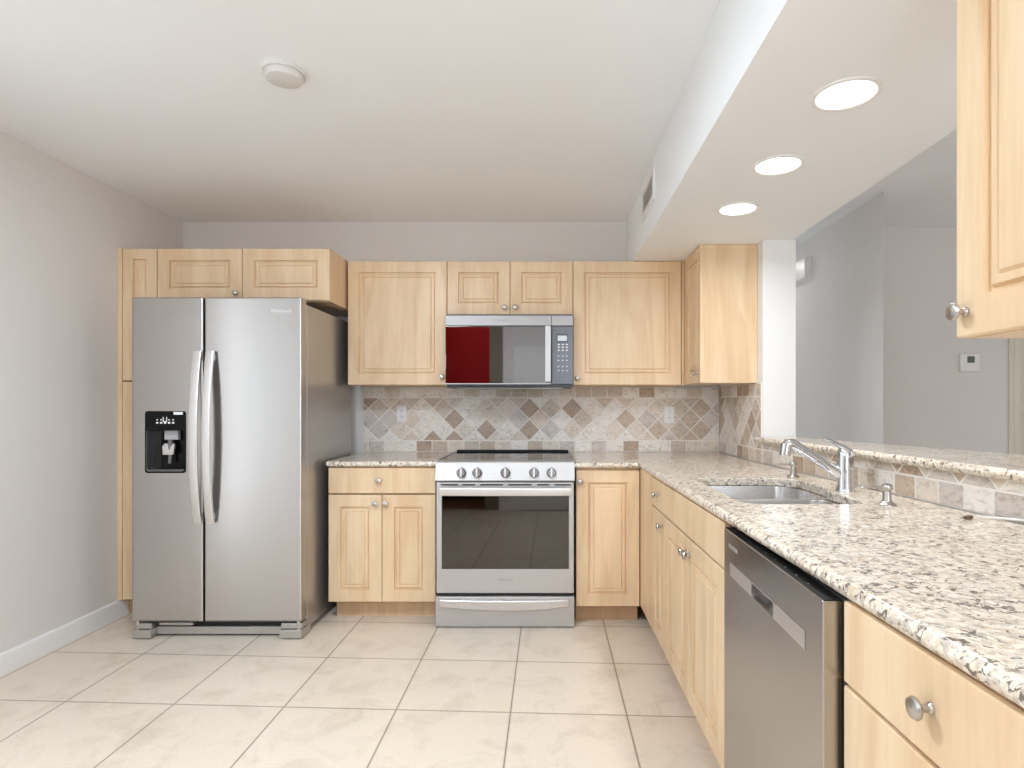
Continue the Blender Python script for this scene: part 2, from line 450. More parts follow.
# the room behind the camera: a white door, a passage to a red den, an added opening for the fill light
rb = MB().box(-0.72, 0.6, -2.12, -2.0, 0, H)
rb.box(-2.62, -1.72, -2.12, -2.0, 0, H); rb.box(2.1, 5.3, -2.12, -2.0, 0, H); rb.box(0.6, 2.1, -2.12, -2.0, 2.3, H); rb.box(0.6, 2.1, -2.12, -2.0, 0, 0.2)
struct('wall_rear', rb, M['wall'])
struct('baseboard_rear', MB().box(-0.72, -0.56, -2.0, -1.985, 0, 0.12, 0.004), M['white'])
d2 = MB().box(-0.46, 0.40, -2.0, -1.965, 0.01, 2.06, 0.004)
d2 = struct("door_2", d2, M['white'])
obj('lever', MB().box(-0.41, -0.39, -1.967, -1.93, 0.98, 1.0, 0.003).box(-0.41, -0.30, -1.94, -1.925, 0.98, 1.0, 0.003), M['black'], d2)
ct = MB().box(-0.55, -0.46, -2.0, -1.975, 0, 2.15, 0.004); ct.box(0.40, 0.49, -2.0, -1.975, 0, 2.15, 0.004); ct.box(-0.46, 0.40, -2.0, -1.975, 2.06, 2.15, 0.004)
struct('trim_2', ct, M['white'])
struct('trim_3', MB().box(-0.93, -0.72, -2.12, -2.01, 0, H, 0.004), M['khaki'])
struct('wall_den', MB().box(-3.2, 0.2, -3.75, -3.65, 1.35, 3.2), M['red'])
struct('wainscot_den', MB().box(-3.2, 0.2, -3.76, -3.63, 0, 1.35), M['blackwall'])
struct('wall_den_right', MB().box(0.0, 0.1, -3.65, -2.12, 0, 3.2), M['red'])
struct('wall_den_left', MB().box(-3.2, -3.1, -3.65, -2.12, 0, 3.2), M['red'])
struct('wall_den_front', MB().box(-3.2, 0.2, -2.12, -2.02, H, 3.2), M['red'])
struct('floor_den', MB().box(-3.2, 0.2, -3.75, -2.1, -0.1, 0), M['woodfloor'])
struct('ceiling_den', MB().box(-3.2, 0.2, -3.75, -2.1, 3.2, 3.3), M['ceiling'])
area('den_fill_light', (-1.4, -2.6, 3.1), (-0.3, 0, 0), 0.4, 0.4, 9, (1, 0.97, 0.92))  # unseen fill added so the red wall shows in the reflection
for (cx, cy) in FILL_GLOBES:  # globes added behind the camera as fill light
    t = thing('fill_globe', 'opal globe fill light added behind the camera', 'lamp', (cx, cy, H), 0, 'added fill globes behind the camera')
    obj('canopy', MB().lathe([(0, -0.02), (0.05, -0.02), (0.055, 0.0)], 24), M['white'], t)
    obj('cord', MB().tube([(0, 0, -0.02), (0, 0, -0.53)], 0.004, 8), M['white'], t)
    obj('globe', MB().lathe([(0, -0.52)]+[(0.12*math.sin(PI*k/12), -0.64+0.12*math.cos(PI*k/12)) for k in range(1, 12)]+[(0, -0.76)], 28), M['lamp'], t)

FLX, FLY = -1.0, 1.42  # unseen ceiling disc added as fill over the floor
t = thing('ceiling_fill_disc', 'round ceiling fill light added out of view above the picture', 'lamp', (FLX, FLY, H))
obj('base', MB().lathe([(0.27, -0.035), (0.27, 0.0)], 36), M['white'], t)
obj('diffuser', MB().lathe([(0, -0.05), (0.2, -0.047), (0.255, -0.035), (0, -0.034)], 36), M['flush'], t)
area('ceiling_fill_light', (FLX, FLY, H-0.055), (0, 0, 0), 0.46, 0.46, FILL_DISC_W, COOL, PI, 'DISK')

# ------------------------------------------------------------------ backsplash: loose travertine tiles in grout
def clip(poly, x0, x1, z0, z1):
    def cut(p, f, inter):
        out = []
        for i in range(len(p)):
            a, b = p[i-1], p[i]
            if f(b):
                if not f(a): out.append(inter(a, b))
                out.append(b)
            elif f(a): out.append(inter(a, b))
        return out
    for ax, lim, s in ((0, x0, 1), (0, x1, -1), (1, z0, 1), (1, z1, -1)):
        if not poly: return poly
        f = lambda q: s*(q[ax]-lim) >= -1e-9
        def inter(a, b):
            t = (lim-a[ax])/(b[ax]-a[ax]); return tuple(a[k]+t*(b[k]-a[k]) for k in (0, 1))
        poly = cut(poly, f, inter)
    return poly
def tile_mesh(length, z0, bands, x_start=0.0, thick=0.008):
    """tiles on a strip of the given length: local x along the wall, z up, front at y = -thick"""
    mb = MB(); b = bmesh.new(); g = 0.0029
    def put(poly):
        poly = [p for i, p in enumerate(poly) if (Vector(p)-Vector(poly[i-1])).length > 1e-4]
        if len(poly) < 3: return
        ar = sum(poly[i-1][0]*poly[i][1]-poly[i][0]*poly[i-1][1] for i in range(len(poly)))/2
        if ar < 0: poly = poly[::-1]; ar = -ar
        if ar < 2.5e-4: return
        q0 = offset(poly, g); q1 = offset(poly, g+0.003)
        R = [[b.verts.new((x, 0, z)) for x, z in q0], [b.verts.new((x, -thick+0.002, z)) for x, z in q0], [b.verts.new((x, -thick, z)) for x, z in q1]]
        n = len(q0)
        for A, C in zip(R, R[1:]):
            for k in range(n): b.faces.new((A[k], A[(k+1) % n], C[(k+1) % n], C[k]))
        b.faces.new(R[-1])
    z = z0
    for kind, hgt in bands:
        if kind == 'row':
            x = x_start-0.109*3
            while x < length:
                pl = clip([(x, z), (x+0.109, z), (x+0.109, z+hgt), (x, z+hgt)], 0, length, z, z+hgt)
                if pl: put(pl)
                x += 0.109
        else:
            D = 0.147; h2 = D/2; zc = z+D
            for i in range(-2, int(length/h2)+3):
                for j in range(-4, 5):
                    if (i+j) % 2: continue
                    cx, cz = x_start+i*h2, zc+j*h2
                    pl = clip([(cx, cz-h2), (cx+h2, cz), (cx, cz+h2), (cx-h2, cz)], 0, length, z, z+hgt)
                    if pl: put(pl)
        z += hgt
    bmesh.ops.recalc_face_normals(b, faces=b.faces[:])
    return mb.merge(b)
CT, CB = 0.915, 0.882            # worktop top and underside
def backsplash(loc, rotz, length, bands, name, xs=0.0):
    g = sum(h for _, h in bands)
    o = obj(name, MB().box(0, length, -0.0062, 0, CT, CT+g), M['grout'])
    o.matrix_basis = Matrix.Translation(loc) @ Matrix.Rotation(rotz, 4, 'Z'); o['kind'] = 'structure'
    obj('tiles', tile_mesh(length, CT, bands, xs), M['tile'], o, smooth=False)
    return o
FULL = [('row', 0.076), ('diamond', 0.294), ('row', 0.073)]
backsplash((-1.272, BACK-0.001, 0), 0, 1.272+RIGHTW-0.010, FULL, 'backsplash_back', 0.035)
backsplash((RIGHTW-0.001, BACK-0.012, 0), -PI/2, BACK-0.012-3.245, FULL, 'backsplash_right', 0.05)
ang = math.atan(0.069)
backsplash((PX(3.235)-0.001, 3.235, 0), -PI/2+ang, 2.75, [('row', 0.076), ('diamond', 0.036)], 'backsplash_bar', 0.02)

# ------------------------------------------------------------------ cabinets
KNOB = [(0.0085, 0), (0.0085, 0.002), (0.006, 0.005), (0.0055, 0.014), (0.009, 0.018), (0.0155, 0.021), (0.0165, 0.024), (0.0145, 0.028), (0.008, 0.0305), (0, 0.031)]
OUT = Matrix.Rotation(PI/2, 4, 'X')          # local Z -> -Y
def knob(parent, x, z, y=-0.02):
    return obj('knob', MB().lathe(KNOB, 20, Matrix.Translation((x, y, z)) @ OUT), M['nickel'], parent)
def front_panel(x0, x1, z0, z1, raised=True, t=0.02, fw=0.072):
    R = [(0, 0), (0, -t+0.003), (0.003, -t)]
    if raised:
        w_, h_ = x1-x0, z1-z0
        fw = min(fw, 0.32*w_, 0.30*h_)
        R += [(fw-0.004, -t), (fw-0.0015, -t+0.013), (fw+0.005, -t+0.013), (fw+0.010, -t+0.004), (fw+0.022, -t+0.0035), (fw+0.025, -t+0.007), (fw+0.031, -t+0.001)]
    return MB().rings([[(x0+i, y, z0+i), (x1-i, y, z0+i), (x1-i, y, z1-i), (x0+i, y, z1-i)] for i, y in R])
def cabinet(name, label, group, loc, rotz, w_, d_, z0, z1, fronts, kick=None, top=True, fascia=None):
    """local: x along the front, y into the cabinet, doors stand in front of y = 0"""
    t = thing(name, label, 'cabinet', loc, rotz, group)
    p = 0.018
    e = 0.0095 if abs(rotz) > 1 else 0.003
    b = MB().box(e, p, 0, d_, z0, z1); b.box(w_-p, w_-e, 0, d_, z0, z1)
    b.box(p, w_-p, 0, d_, z0, z0+p); b.box(p, w_-p, d_-0.008, d_, z0+p, z1)
    if top: b.box(p, w_-p, 0, d_-0.008, z1-p, z1)
    if fascia:                                    # blank maple filler strip beside the doors
        b.box(fascia[0], fascia[1], -0.02, 0, z0, z1)
    obj('body', b, M['maple'], t, smooth=False)
    for kind, x0, x1, za, zb, raised, kn in fronts:
        g = 0.0016
        f = obj(kind, front_panel(x0+g, x1-g, za+g, zb-g, raised), M['maple'], t, angle=20)
        if kn: knob(f, *kn)
    if kick:
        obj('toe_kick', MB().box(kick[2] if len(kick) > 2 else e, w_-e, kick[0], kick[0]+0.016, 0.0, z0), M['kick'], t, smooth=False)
    return t
WG, BG = 'maple wall cabinets', 'maple base cabinets'
UF = 3.72                        # carcass front of the wall cabinets (doors stand 2 cm proud)
UZ0, UZ1 = 1.360, 2.138
# tall pantry beside the left wall
px_ = lambda p, y: (p-549)*y/F
cabinet('pantry_cabinet', 'tall narrow maple pantry cabinet between the left wall and the refrigerator', None, (LEFT+0.002, 3.45, 0), 0, 0.231, 0.59, 0.100, 2.148,
        [('door', 0.028, 0.230, 1.376, 2.146, True, None), ('door', 0.028, 0.230, 0.101, 1.372, True, None)], kick=(0.06,), fascia=(0, 0.027))
# over the refrigerator
x0 = -2.278; wfr = -1.274-x0
cabinet('wall_cabinet', 'deep two-door maple cabinet above the refrigerator', WG, (x0, 3.45, 0), 0, wfr, 0.595, 1.84, 2.148,
        [('door', 0, 0.494, 1.842, 2.146, True, (0.462, 1.885)), ('door', 0.494, wfr, 1.842, 2.146, True, None)])
# along the back wall
xa, xb, xc, xd = px_(347.5, 3.70), px_(447, 3.70), px_(573, 3.70), px_(681.5, 3.70)
dU = BACK-UF-0.004
cabinet('wall_cabinet', 'single-door maple wall cabinet between the refrigerator and the microwave', WG, (xa, UF, 0), 0, xb-xa, dU, UZ0, UZ1,
        [('door', 0, xb-xa, UZ0, UZ1, True, (xb-xa-0.033, UZ0+0.052))])
wm = xc-xb
cabinet('wall_cabinet', 'short two-door maple wall cabinet above the microwave', WG, (xb, UF, 0), 0, wm, dU, 1.80, UZ1,
        [('door', 0, wm/2, 1.80, UZ1, True, (wm/2-0.034, 1.847)), ('door', wm/2, wm, 1.80, UZ1, True, (wm/2+0.034, 1.847))])
cabinet('wall_cabinet', 'single-door maple wall cabinet right of the microwave', WG, (xc, UF, 0), 0, 0.845-xc+0.02, dU, UZ0, UZ1,
        [('door', 0, xd-xc, UZ0, UZ1, True, (0.028, UZ0+0.045))], fascia=(xd-xc+0.002, 0.8455-xc))
# corner one on the right wall, showing its plain end
cabinet('wall_cabinet', 'maple wall cabinet on the tiled right wall, plain end panel towards the room', WG, (0.868, UF-0.022, 0), -PI/2, UF-0.022-3.31, RIGHTW-0.868-0.002, UZ0, UZ1,
        [('door', 0.03, UF-0.022-3.31, UZ0, UZ1, True, (0.335, UZ0+0.055))], fascia=(0, 0.028))
# near one hanging from the soffit at the right edge of the picture
cabinet('wall_cabinet', 'maple wall cabinet hanging from the soffit nearest the camera, cut by the right edge', WG, (0.770, 1.09, 0), -PI/2+0.006, 0.90, 0.31, 1.357, 2.138,
        [('door', 0, 0.45, 1.357, 2.138, True, (0.028, 1.4025)), ('door', 0.45, 0.90, 1.357, 2.138, True, (0.872, 1.4025))])
# base cabinet between refrigerator and range
LBX0, LBX1 = px_(328, 3.38), -0.648
wl = LBX1-LBX0
cabinet('base_cabinet', 'maple base cabinet with one drawer over two doors left of the range', BG, (LBX0, 3.40, 0), 0, wl, 0.63, 0.104, CB-0.002,
        [('drawer', 0, wl, 0.726, CB-0.004, False, (wl/2-0.015, 0.803)),
         ('door', 0, wl/2, 0.105, 0.722, True, (wl/2-0.036, 0.672)), ('door', wl/2, wl, 0.105, 0.722, True, (wl/2+0.022, 0.672))], kick=(0.06, 0, 0.022))
# right of the range
cabinet('base_cabinet', 'single-door maple base cabinet between the range and the inside corner', BG, (0.150, 3.33, 0), 0, 0.362, 0.70, 0.102, CB-0.002,
        [('door', 0, 0.360, 0.103, CB-0.012, True, (0.026, 0.806))], kick=(0.07,))
# run along the right side
RA = -PI/2+0.012
RUN = Matrix.Translation((0.532, 3.31, 0)) @ Matrix.Rotation(RA, 4, 'Z')
def run(u): return (RUN @ Vector((u, 0, 0)))
BZ0 = 0.112
t = cabinet('base_cabinet', 'narrow maple base cabinet with drawer and door beside the inside corner', BG, run(0.0), RA, 0.643, 0.58, BZ0, CB-0.002,
        [('drawer', 0.353, 0.643, 0.736, CB-0.004, False, (0.50, 0.806)), ('door', 0.353, 0.643, BZ0, 0.732, True, (0.612, 0.68))], kick=(0.06,), fascia=(0, 0.351))
wS = 1.522-0.643
cabinet('base_cabinet', 'wide two-door maple sink cabinet under a long blank front left of the dishwasher', BG, run(0.643), RA, wS, 0.58, BZ0, CB-0.002,
        [('drawer_front', 0, wS, 0.736, CB-0.004, False, None), ('door', 0, wS/2, BZ0, 0.732, True, (wS/2-0.028, 0.675)), ('door', wS/2, wS, BZ0, 0.732, True, (wS/2+0.028, 0.675))], kick=(0.06,), top=False)
cabinet('base_cabinet', 'maple drawer cabinet in the near right corner, beside the dishwasher', BG, run(2.2286), RA, 0.51, 0.58, BZ0, CB-0.002,
        [('drawer', 0, 0.51, 0.728, CB-0.004, False, (0.2445, 0.805)), ('drawer', 0, 0.51, 0.43, 0.724, False, (0.2445, 0.58)), ('drawer', 0, 0.51, BZ0, 0.426, False, (0.2445, 0.27))], kick=(0.06,))

# ------------------------------------------------------------------ worktops
yT = BACK-0.012
left_top = [(px_(326, 3.36), 3.36), (-0.632, 3.36), (-0.632, yT), (px_(326, 3.36), yT)]
tag(obj('worktop', MB().slab(left_top, [], CB, CT, 0.013), M['granite'], angle=50),
    'short speckled granite worktop between the refrigerator and the range', 'worktop', 'granite worktops')
ex = lambda y: 0.500+0.0155*(3.285-y)
px2 = lambda y: PX(y)-0.0098
right_top = [(0.1435, 3.285), (ex(3.285), 3.285), (ex(0.5), 0.5), (px2(0.5), 0.5), (px2(3.235), 3.235), (RIGHTW-0.012, 3.235), (RIGHTW-0.012, yT), (0.1435, yT)]
def sink_hole():
    base = []
    x0, x1, xn = 0.632, 1.062, 1.036
    def arc(cx, cy, r, a0, a1, n=6):
        return [(cx+r*math.cos(a0+(a1-a0)*i/n), cy+r*math.sin(a0+(a1-a0)*i/n)) for i in range(n+1)]
    r = 0.07
    base += arc(x0+r, 1.905+r, r, PI, 1.5*PI)
    base += arc(xn-r, 1.905+r, r, 1.5*PI, 2*PI)
    base += [(xn, 2.20), (xn+0.004, 2.212), (x1-0.006, 2.222), (x1, 2.234)]
    base += arc(x1-0.13, 2.585-0.13, 0.13, 0, PI/2)
    base += arc(x0+r, 2.585-r, r, PI/2, PI)
    return base
tag(obj('worktop', MB().slab(right_top, [sink_hole()], CB, CT, 0.015), M['granite'], angle=50),
    'L-shaped speckled granite worktop holding the sink', 'worktop', 'granite worktops')
fx = lambda y: PX(y)-0.052
ledge = [(fx(3.232), 3.232), (fx(0.4), 0.4), (2.10, 0.4), (1.84, 1.40), (1.66, 2.06), (1.365, 3.10), (1.365, 3.232)]
tag(obj('bar_ledge', MB().slab(ledge, [], 1.031, 1.062, 0.014), M['granite'], angle=50),
    'raised granite bar ledge on the half wall behind the sink', 'ledge', None)

# ------------------------------------------------------------------ sink, faucet, dispensers
sk = thing('kitchen_sink', 'double-bowl stainless steel sink under the granite worktop', 'sink', (0.84, 2.24, 0))
bowlA = rrect(0.640, 1.026, 1.925, 2.195, 0.06)[:]
bowlB = rrect(0.640, 1.050, 2.222, 2.575, 0.07)[:]
obj('rim', MB().slab(rrect(0.605, 1.085, 1.875, 2.61, 0.07), [bowlA, bowlB], CB-0.0075, CB-0.0005, 0.001, rh=0.003), M['sink'], sk, world=True)
for pl, dep in ((bowlB, 0.19), (bowlA, 0.17)):
    R = []
    for ins, z in ((0, CB-0.002), (0.002, CB-0.03), (0.012, CB-dep+0.04), (0.03, CB-dep+0.012), (0.055, CB-dep), (0.10, CB-dep-0.003)):
        R.append([(x, y, z) for x, y in offset(pl, ins)])
    bo = obj('bowl', MB().rings(R, cap_first=False), M['sink'], sk, world=True, angle=60)
    cx = sum(p[0] for p in pl)/len(pl); cy = sum(p[1] for p in pl)/len(pl)
    obj('drain', MB().lathe([(0.052, 0), (0.052, 0.003), (0.042, 0.004), (0.036, -0.002), (0, -0.002)], 24, Matrix.Translation((cx, cy, CB-dep-0.002))), M['chrome'], bo, world=True)

FX, FY = 1.104, 2.20
fc = thing('kitchen_faucet', 'chrome single-lever faucet with an upward slanting spout behind the sink', 'faucet', (FX, FY, CT))
obj('body', MB().lathe([(0.034, 0), (0.034, 0.004), (0.031, 0.010), (0.030, 0.06), (0.0295, 0.112), (0.0285, 0.116), (0.0295, 0.120), (0.029, 0.140), (0.024, 0.154), (0.012, 0.162), (0, 0.164)], 28), M['chrome'], fc)
obj('spout', MB().tube([(-0.018, 0, 0.062), (-0.06, 0.0, 0.089), (-0.12, 0.0, 0.128), (-0.175, 0.0, 0.163), (-0.198, 0.0, 0.176), (-0.212, 0.0, 0.175), (-0.222, 0, 0.163)],
                       [0.019, 0.018, 0.0175, 0.018, 0.0205, 0.021, 0.018], 18), M['chrome'], fc)
obj('spray_head', MB().lathe([(0.019, 0.0), (0.0205, 0.006), (0.021, 0.026), (0.022, 0.034), (0.022, 0.044), (0, 0.047)], 20,
                             Matrix.Translation((-0.225, 0.0, 0.131)) @ Matrix.Rotation(0.15, 4, 'Y')), M['chrome'], fc)
obj('lever', MB().tube([(0.016, 0, 0.142), (0.0, 0, 0.155), (-0.028, -0.0, 0.172), (-0.06, 0, 0.190), (-0.088, 0.0, 0.200)], [0.020, 0.021, 0.016, 0.0105, 0.007], 14, (1.1, 0.6)), M['chrome'], fc)
def dispenser(x, y, label):
    t = thing('soap_dispenser', label, 'soap dispenser', (x, y, CT), 0, 'pump dispensers beside the sink')
    obj('body', MB().lathe([(0.027, 0), (0.027, 0.003), (0.022, 0.007), (0.0145, 0.012), (0.0125, 0.030), (0.0135, 0.040), (0.0115, 0.044)], 24), M['nickel'], t)
    obj('pump_head', MB().lathe([(0.0115, 0.044), (0.0165, 0.050), (0.0175, 0.058), (0.015, 0.065), (0.006, 0.069), (0, 0.0695)], 24), M['nickel'], t)
    obj('nozzle', MB().tube([(-0.012, 0, 0.056), (-0.045, 0, 0.0575), (-0.075, 0, 0.0575), (-0.081, 0, 0.053)], [0.0045, 0.004, 0.0034, 0.003], 10), M['nickel'], t)
dispenser(1.085, 2.62, 'satin nickel soap dispenser behind the far end of the sink, past the faucet')
dispenser(1.083, 1.89, 'satin nickel soap dispenser on the near side of the faucet')
cb = thing('antenna_cable', 'white cable end with a metal connector lying on the granite worktop', 'cable', (1.163, 1.645, CT))
obj('connector', MB().lathe([(0.0012, -0.016), (0.0012, -0.004), (0.0055, -0.004), (0.0058, 0.006), (0.0045, 0.008), (0.0055, 0.010), (0.0052, 0.022), (0.0035, 0.024)], 12,
     Matrix.Translation((0, 0, 0.0062)) @ Matrix.Rotation(0.35, 4, 'Z') @ Matrix.Rotation(PI/2, 4, 'Y')), M['copper'], cb)
ca = 0.0
obj('cable', MB().tube([(0.021, 0.0075, 0.0062), (0.04, 0.010, 0.0062), (0.062, 0.004, 0.0062), (0.085, -0.014, 0.0066), (0.105, -0.037, 0.008), (0.118, -0.07, 0.010), (0.122, -0.14, 0.010), (0.11, -0.25, 0.0045), (0.10, -0.5, 0.0035)], 0.0035, 10), M['lightplastic'], cb)

# ------------------------------------------------------------------ refrigerator
fL, fS, fR, fY = -2.197, -1.818, -1.302, 3.105
DT = 0.068                       # door thickness
rf = thing('refrigerator', 'stainless side-by-side refrigerator with ice and water dispenser', 'refrigerator', ((fL+fR)/2, fY+0.4, 0))
obj('case', MB().box(fL+0.004, fR-0.002, fY+DT+0.008, 3.885, 0.03, 1.776, 0.006), M['side'], rf, world=True)
dz0, dz1 = 0.094, 1.803
dx0, dx1, dh0, dh1 = px_(145.3, fY), px_(186, fY), 0.877, 1.203
TY = lambda y: Matrix.Translation((0, y, 0)) @ XZ
def fd(name, x0, x1, holes):
    return obj(name, MB().slab(rrect(x0, x1, dz0, dz1, 0.006, 2), holes, -DT, 0, 0.009, TY(fY), rh=0.002), M['steel'], rf, world=True, angle=50)
ld = fd('freezer_door', fL, fS-0.004, [rrect(dx0+0.008, dx1-0.008, dh0+0.008, dh1-0.10, 0.012)])
rd = fd('fridge_door', fS+0.004, fR, [])
obj('door_gasket', MB().box(fL+0.01, fR-0.008, fY+DT+0.0005, fY+DT+0.0085, 0.1, 1.76), M['black'], rf, world=True)
# the niche behind the dispenser opening
nb = MB(); a0, a1, b0, b1, ny = dx0+0.004, dx1-0.004, dh0+0.004, dh1-0.096, fY+0.06
nb.box(a0, a1, ny, ny+0.004, b0, b1); nb.box(a0, a0+0.003, fY+0.004, ny, b0, b1); nb.box(a1-0.003, a1, fY+0.004, ny, b0, b1)
nb.box(a0, a1, fY+0.004, ny, b0, b0+0.003); nb.box(a0, a1, fY+0.004, ny, b1-0.003, b1)
dp = obj('dispenser', nb, M['gloss'], rf, world=True, smooth=False)
obj('bezel', MB().slab(rrect(dx0, dx1, dh0, dh1, 0.014), [rrect(dx0+0.008, dx1-0.008, dh0+0.008, dh1-0.10, 0.012)], 0.0002, 0.004, 0.0015, TY(fY), rh=0.001), M['gloss'], dp, world=True)
dcx = (dx0+dx1)/2
for i in range(5): obj('key', MB().box(dcx-0.048+i*0.021, dcx-0.036+i*0.021, fY-0.0048, fY-0.0035, 1.137, 1.146, 0.0005), M['print'], dp, world=True)
for i in (0, 1, 3, 4): obj('key', MB().box(dcx-0.046+i*0.021, dcx-0.038+i*0.021, fY-0.0048, fY-0.0035, 1.154, 1.160, 0.0005), M['print'], dp, world=True)
kp = MB()
kp.box(dcx-0.012, dcx-0.008, fY-0.0048, fY-0.0035, 1.148, 1.172); kp.box(dcx+0.006, dcx+0.010, fY-0.0048, fY-0.0035, 1.148, 1.172); kp.box(dcx-0.012, dcx+0.010, fY-0.0048, fY-0.0035, 1.146, 1.150)
obj('glass_symbol', kp, M['print'], dp, world=True)
obj('rating_label', MB().box(dx1-0.063, dx1-0.014, fY-0.0048, fY-0.0035, 1.184, 1.199, 0.0005), M['print'], dp, world=True)
obj('water_light', MB().box(dcx-0.028, dcx+0.045, fY+0.030, fY+0.058, 1.050, 1.100, 0.004), M['grey'], dp, world=True)
obj('paddle', MB().rings([[(dcx+sx*w2, y, z) for sx, y in ((-1, fY+0.018+q), (1, fY+0.018+q), (1, fY+0.030+q), (-1, fY+0.030+q))] for z, w2, q in ((1.030, 0.026, 0.012), (1.015, 0.032, 0.004), (0.972, 0.027, 0.0))]), M['handle'], dp, world=True)
obj('ice_chute', MB().tube([(dcx+0.006, fY+0.03, 1.048), (dcx+0.006, fY+0.03, 0.97), (dcx+0.003, fY+0.028, 0.925)], [0.012, 0.009, 0.007], 12), M['darkgrey'], dp, world=True)
obj('drip_tray', MB().box(a0+0.006, a1-0.006, fY+0.004, fY+0.055, b0+0.004, b0+0.012, 0.002), M['darkgrey'], dp, world=True)
def fhandle(door, x0, x1):
    # flat bowed bar, standing off the door, thickest at mid height
    zt, zb = 1.518, 0.617; n = 20; R = []
    for i in range(n+1):
        s = i/n; z = zb+(zt-zb)*s
        bow = 0.030+0.040*(1-(2*s-1)**2)
        sh = 0.0
        R.append([(x0+sh, fY-bow+0.016, z), (x0+sh, fY-bow+0.004, z), (x0+0.006, fY-bow, z), (x1-0.006, fY-bow, z), (x1, fY-bow+0.004, z), (x1, fY-bow+0.016, z)])
    h = obj('handle', MB().rings(R), M['handle'], door, world=True, angle=40)
    for z in (zt-0.03, zb+0.03):
        obj('handle_post', MB().box(x0+0.008, x1-0.008, fY-0.028, fY+0.001, z-0.02, z+0.02, 0.003), M['handle'], door, world=True)
fhandle(ld, px_(191.5, 3.07), px_(200, 3.07))
fhandle(rd, px_(204.5, 3.07), px_(212.3, 3.07))
text('Whirlpool', 0.026, M['print'], rd, face_front(px_(281, fY), fY-0.0006, 1.730))
# feet covers and kick grille
for x0, x1 in ((fL, fL+0.10), (fR-0.118, fR)):
    fb = MB().box(x0, x1, fY+0.0, fY+0.12, 0.004, 0.05, 0.006); fb.box(x0+0.004, x1-0.003, fY+0.012, fY+0.11, 0.052, 0.082, 0.004)
    ft = obj('foot_cover', fb, M['side'], rf, world=True)
    sx = x0+0.02 if x0 < -2 else x1-0.025
    obj('hinge_pin', MB().lathe([(0.012, 0.05), (0.012, 0.085), (0.008, 0.094)], 14, Matrix.Translation((sx, fY+0.022, 0))), M['nickel'], ft, world=True)
kg = MB().box(fL+0.10, fR-0.118, fY+0.075, fY+0.095, 0.012, 0.088)
obj('kick_back', kg, M['black'], rf, world=True)
gr = MB().box(fL+0.10, fR-0.118, fY+0.045, fY+0.075, 0.012, 0.052, 0.003)
gr.box(fL+0.12, fL+0.30, fY+0.04, fY+0.07, 0.060, 0.075, 0.002)
obj('grille', gr, M['side'], rf, world=True)

# ------------------------------------------------------------------ range
gx0, gx1, gY = -0.630, 0.142, 3.262
gz = lambda y: CAMZ-(y-405)*gY/F
gx = lambda p: px_(p, gY)
rg = thing('range', 'stainless slide-in electric range with five knobs and a glass cooktop', 'range', ((gx0+gx1)/2, gY+0.35, 0))
obj('body', MB().box(gx0+0.006, gx1-0.006, gY+0.045, 3.99, 0.03, 0.895, 0.003), M['side'], rg, world=True)
ck = obj('cooktop', MB().slab([(gx0+0.004, gY+0.045), (gx1-0.004, gY+0.045), (gx1-0.004, 3.93), (gx0+0.004, 3.93)], [], 0.897, 0.922, 0.004), M['gloss'], rg, world=True)
for (bx, by, br) in ((-0.42, 3.45, 0.11), (-0.07, 3.45, 0.085), (-0.42, 3.74, 0.085), (-0.07, 3.74, 0.11)):
    obj('burner_ring', MB().lathe([(br, 0), (br, 0.0004), (br-0.003, 0.0004), (br-0.003, 0)], 40, Matrix.Translation((bx, by, 0.9221)), False), M['greyprint'], ck, world=True)
for x in (gx0-0.003, gx1-0.009): obj('cooktop_trim', MB().box(x, x+0.012, gY+0.04, 3.93, 0.915, 0.926, 0.002), M['steel2'], ck, world=True)
obj('rear_vent', MB().box(gx0+0.012, gx1-0.012, 3.935, 3.99, 0.897, 0.934, 0.006), M['matteblack'], rg, world=True)
# sloping control panel
pz0, pz1, py0, py1 = gz(481.5), 0.921, gY, gY+0.022
prof = [(py0+0.004, pz0), (py0, pz0+0.006), (py1-0.006, gz(468.5)), (py1, pz1-0.006), (py1+0.008, pz1+0.002), (gY+0.05, pz1+0.002), (gY+0.05, pz0)]
cp = obj('control_panel', MB().rings([[(x, y, z) for y, z in prof] for x in (gx0, gx1)]), M['steel2'], rg, world=True, angle=20)
for i, p in enumerate((461.3, 477, 505.3, 534, 551.5)):
    mt = Matrix.Translation((gx(p), gY+0.008, gz(473))) @ Matrix.Rotation(-0.12, 4, 'X') @ OUT
    kn = MB().lathe([(0.0265, 0), (0.0265, 0.006), (0.024, 0.008), (0.0235, 0.022), (0.021, 0.025), (0, 0.025)], 28, mt)
    k = obj('knob', kn, M['darksteel'], cp, world=True)
    g2 = MB().box(-0.005, 0.005, -0.024, 0.024, 0.024, 0.032, 0.002); g2.bm.transform(mt)
    obj('grip', g2, M['handle'], k, world=True)
    tk = MB()
    for q in range(9):
        a = PI*0.1+q*PI*1.8/8
        m2 = MB().box(-0.001, 0.001, 0.029, 0.033, -0.0002, 0.0006)
        m2.bm.transform(mt @ Matrix.Rotation(a+PI, 4, 'Z')); tk.merge(m2.bm)
    tk.merge(MB().box(-0.006, 0.006, 0.030, 0.0325, -0.0002, 0.0008).bm, mt)
    obj('dial_marks', tk, M['greyprint'], k, world=True)
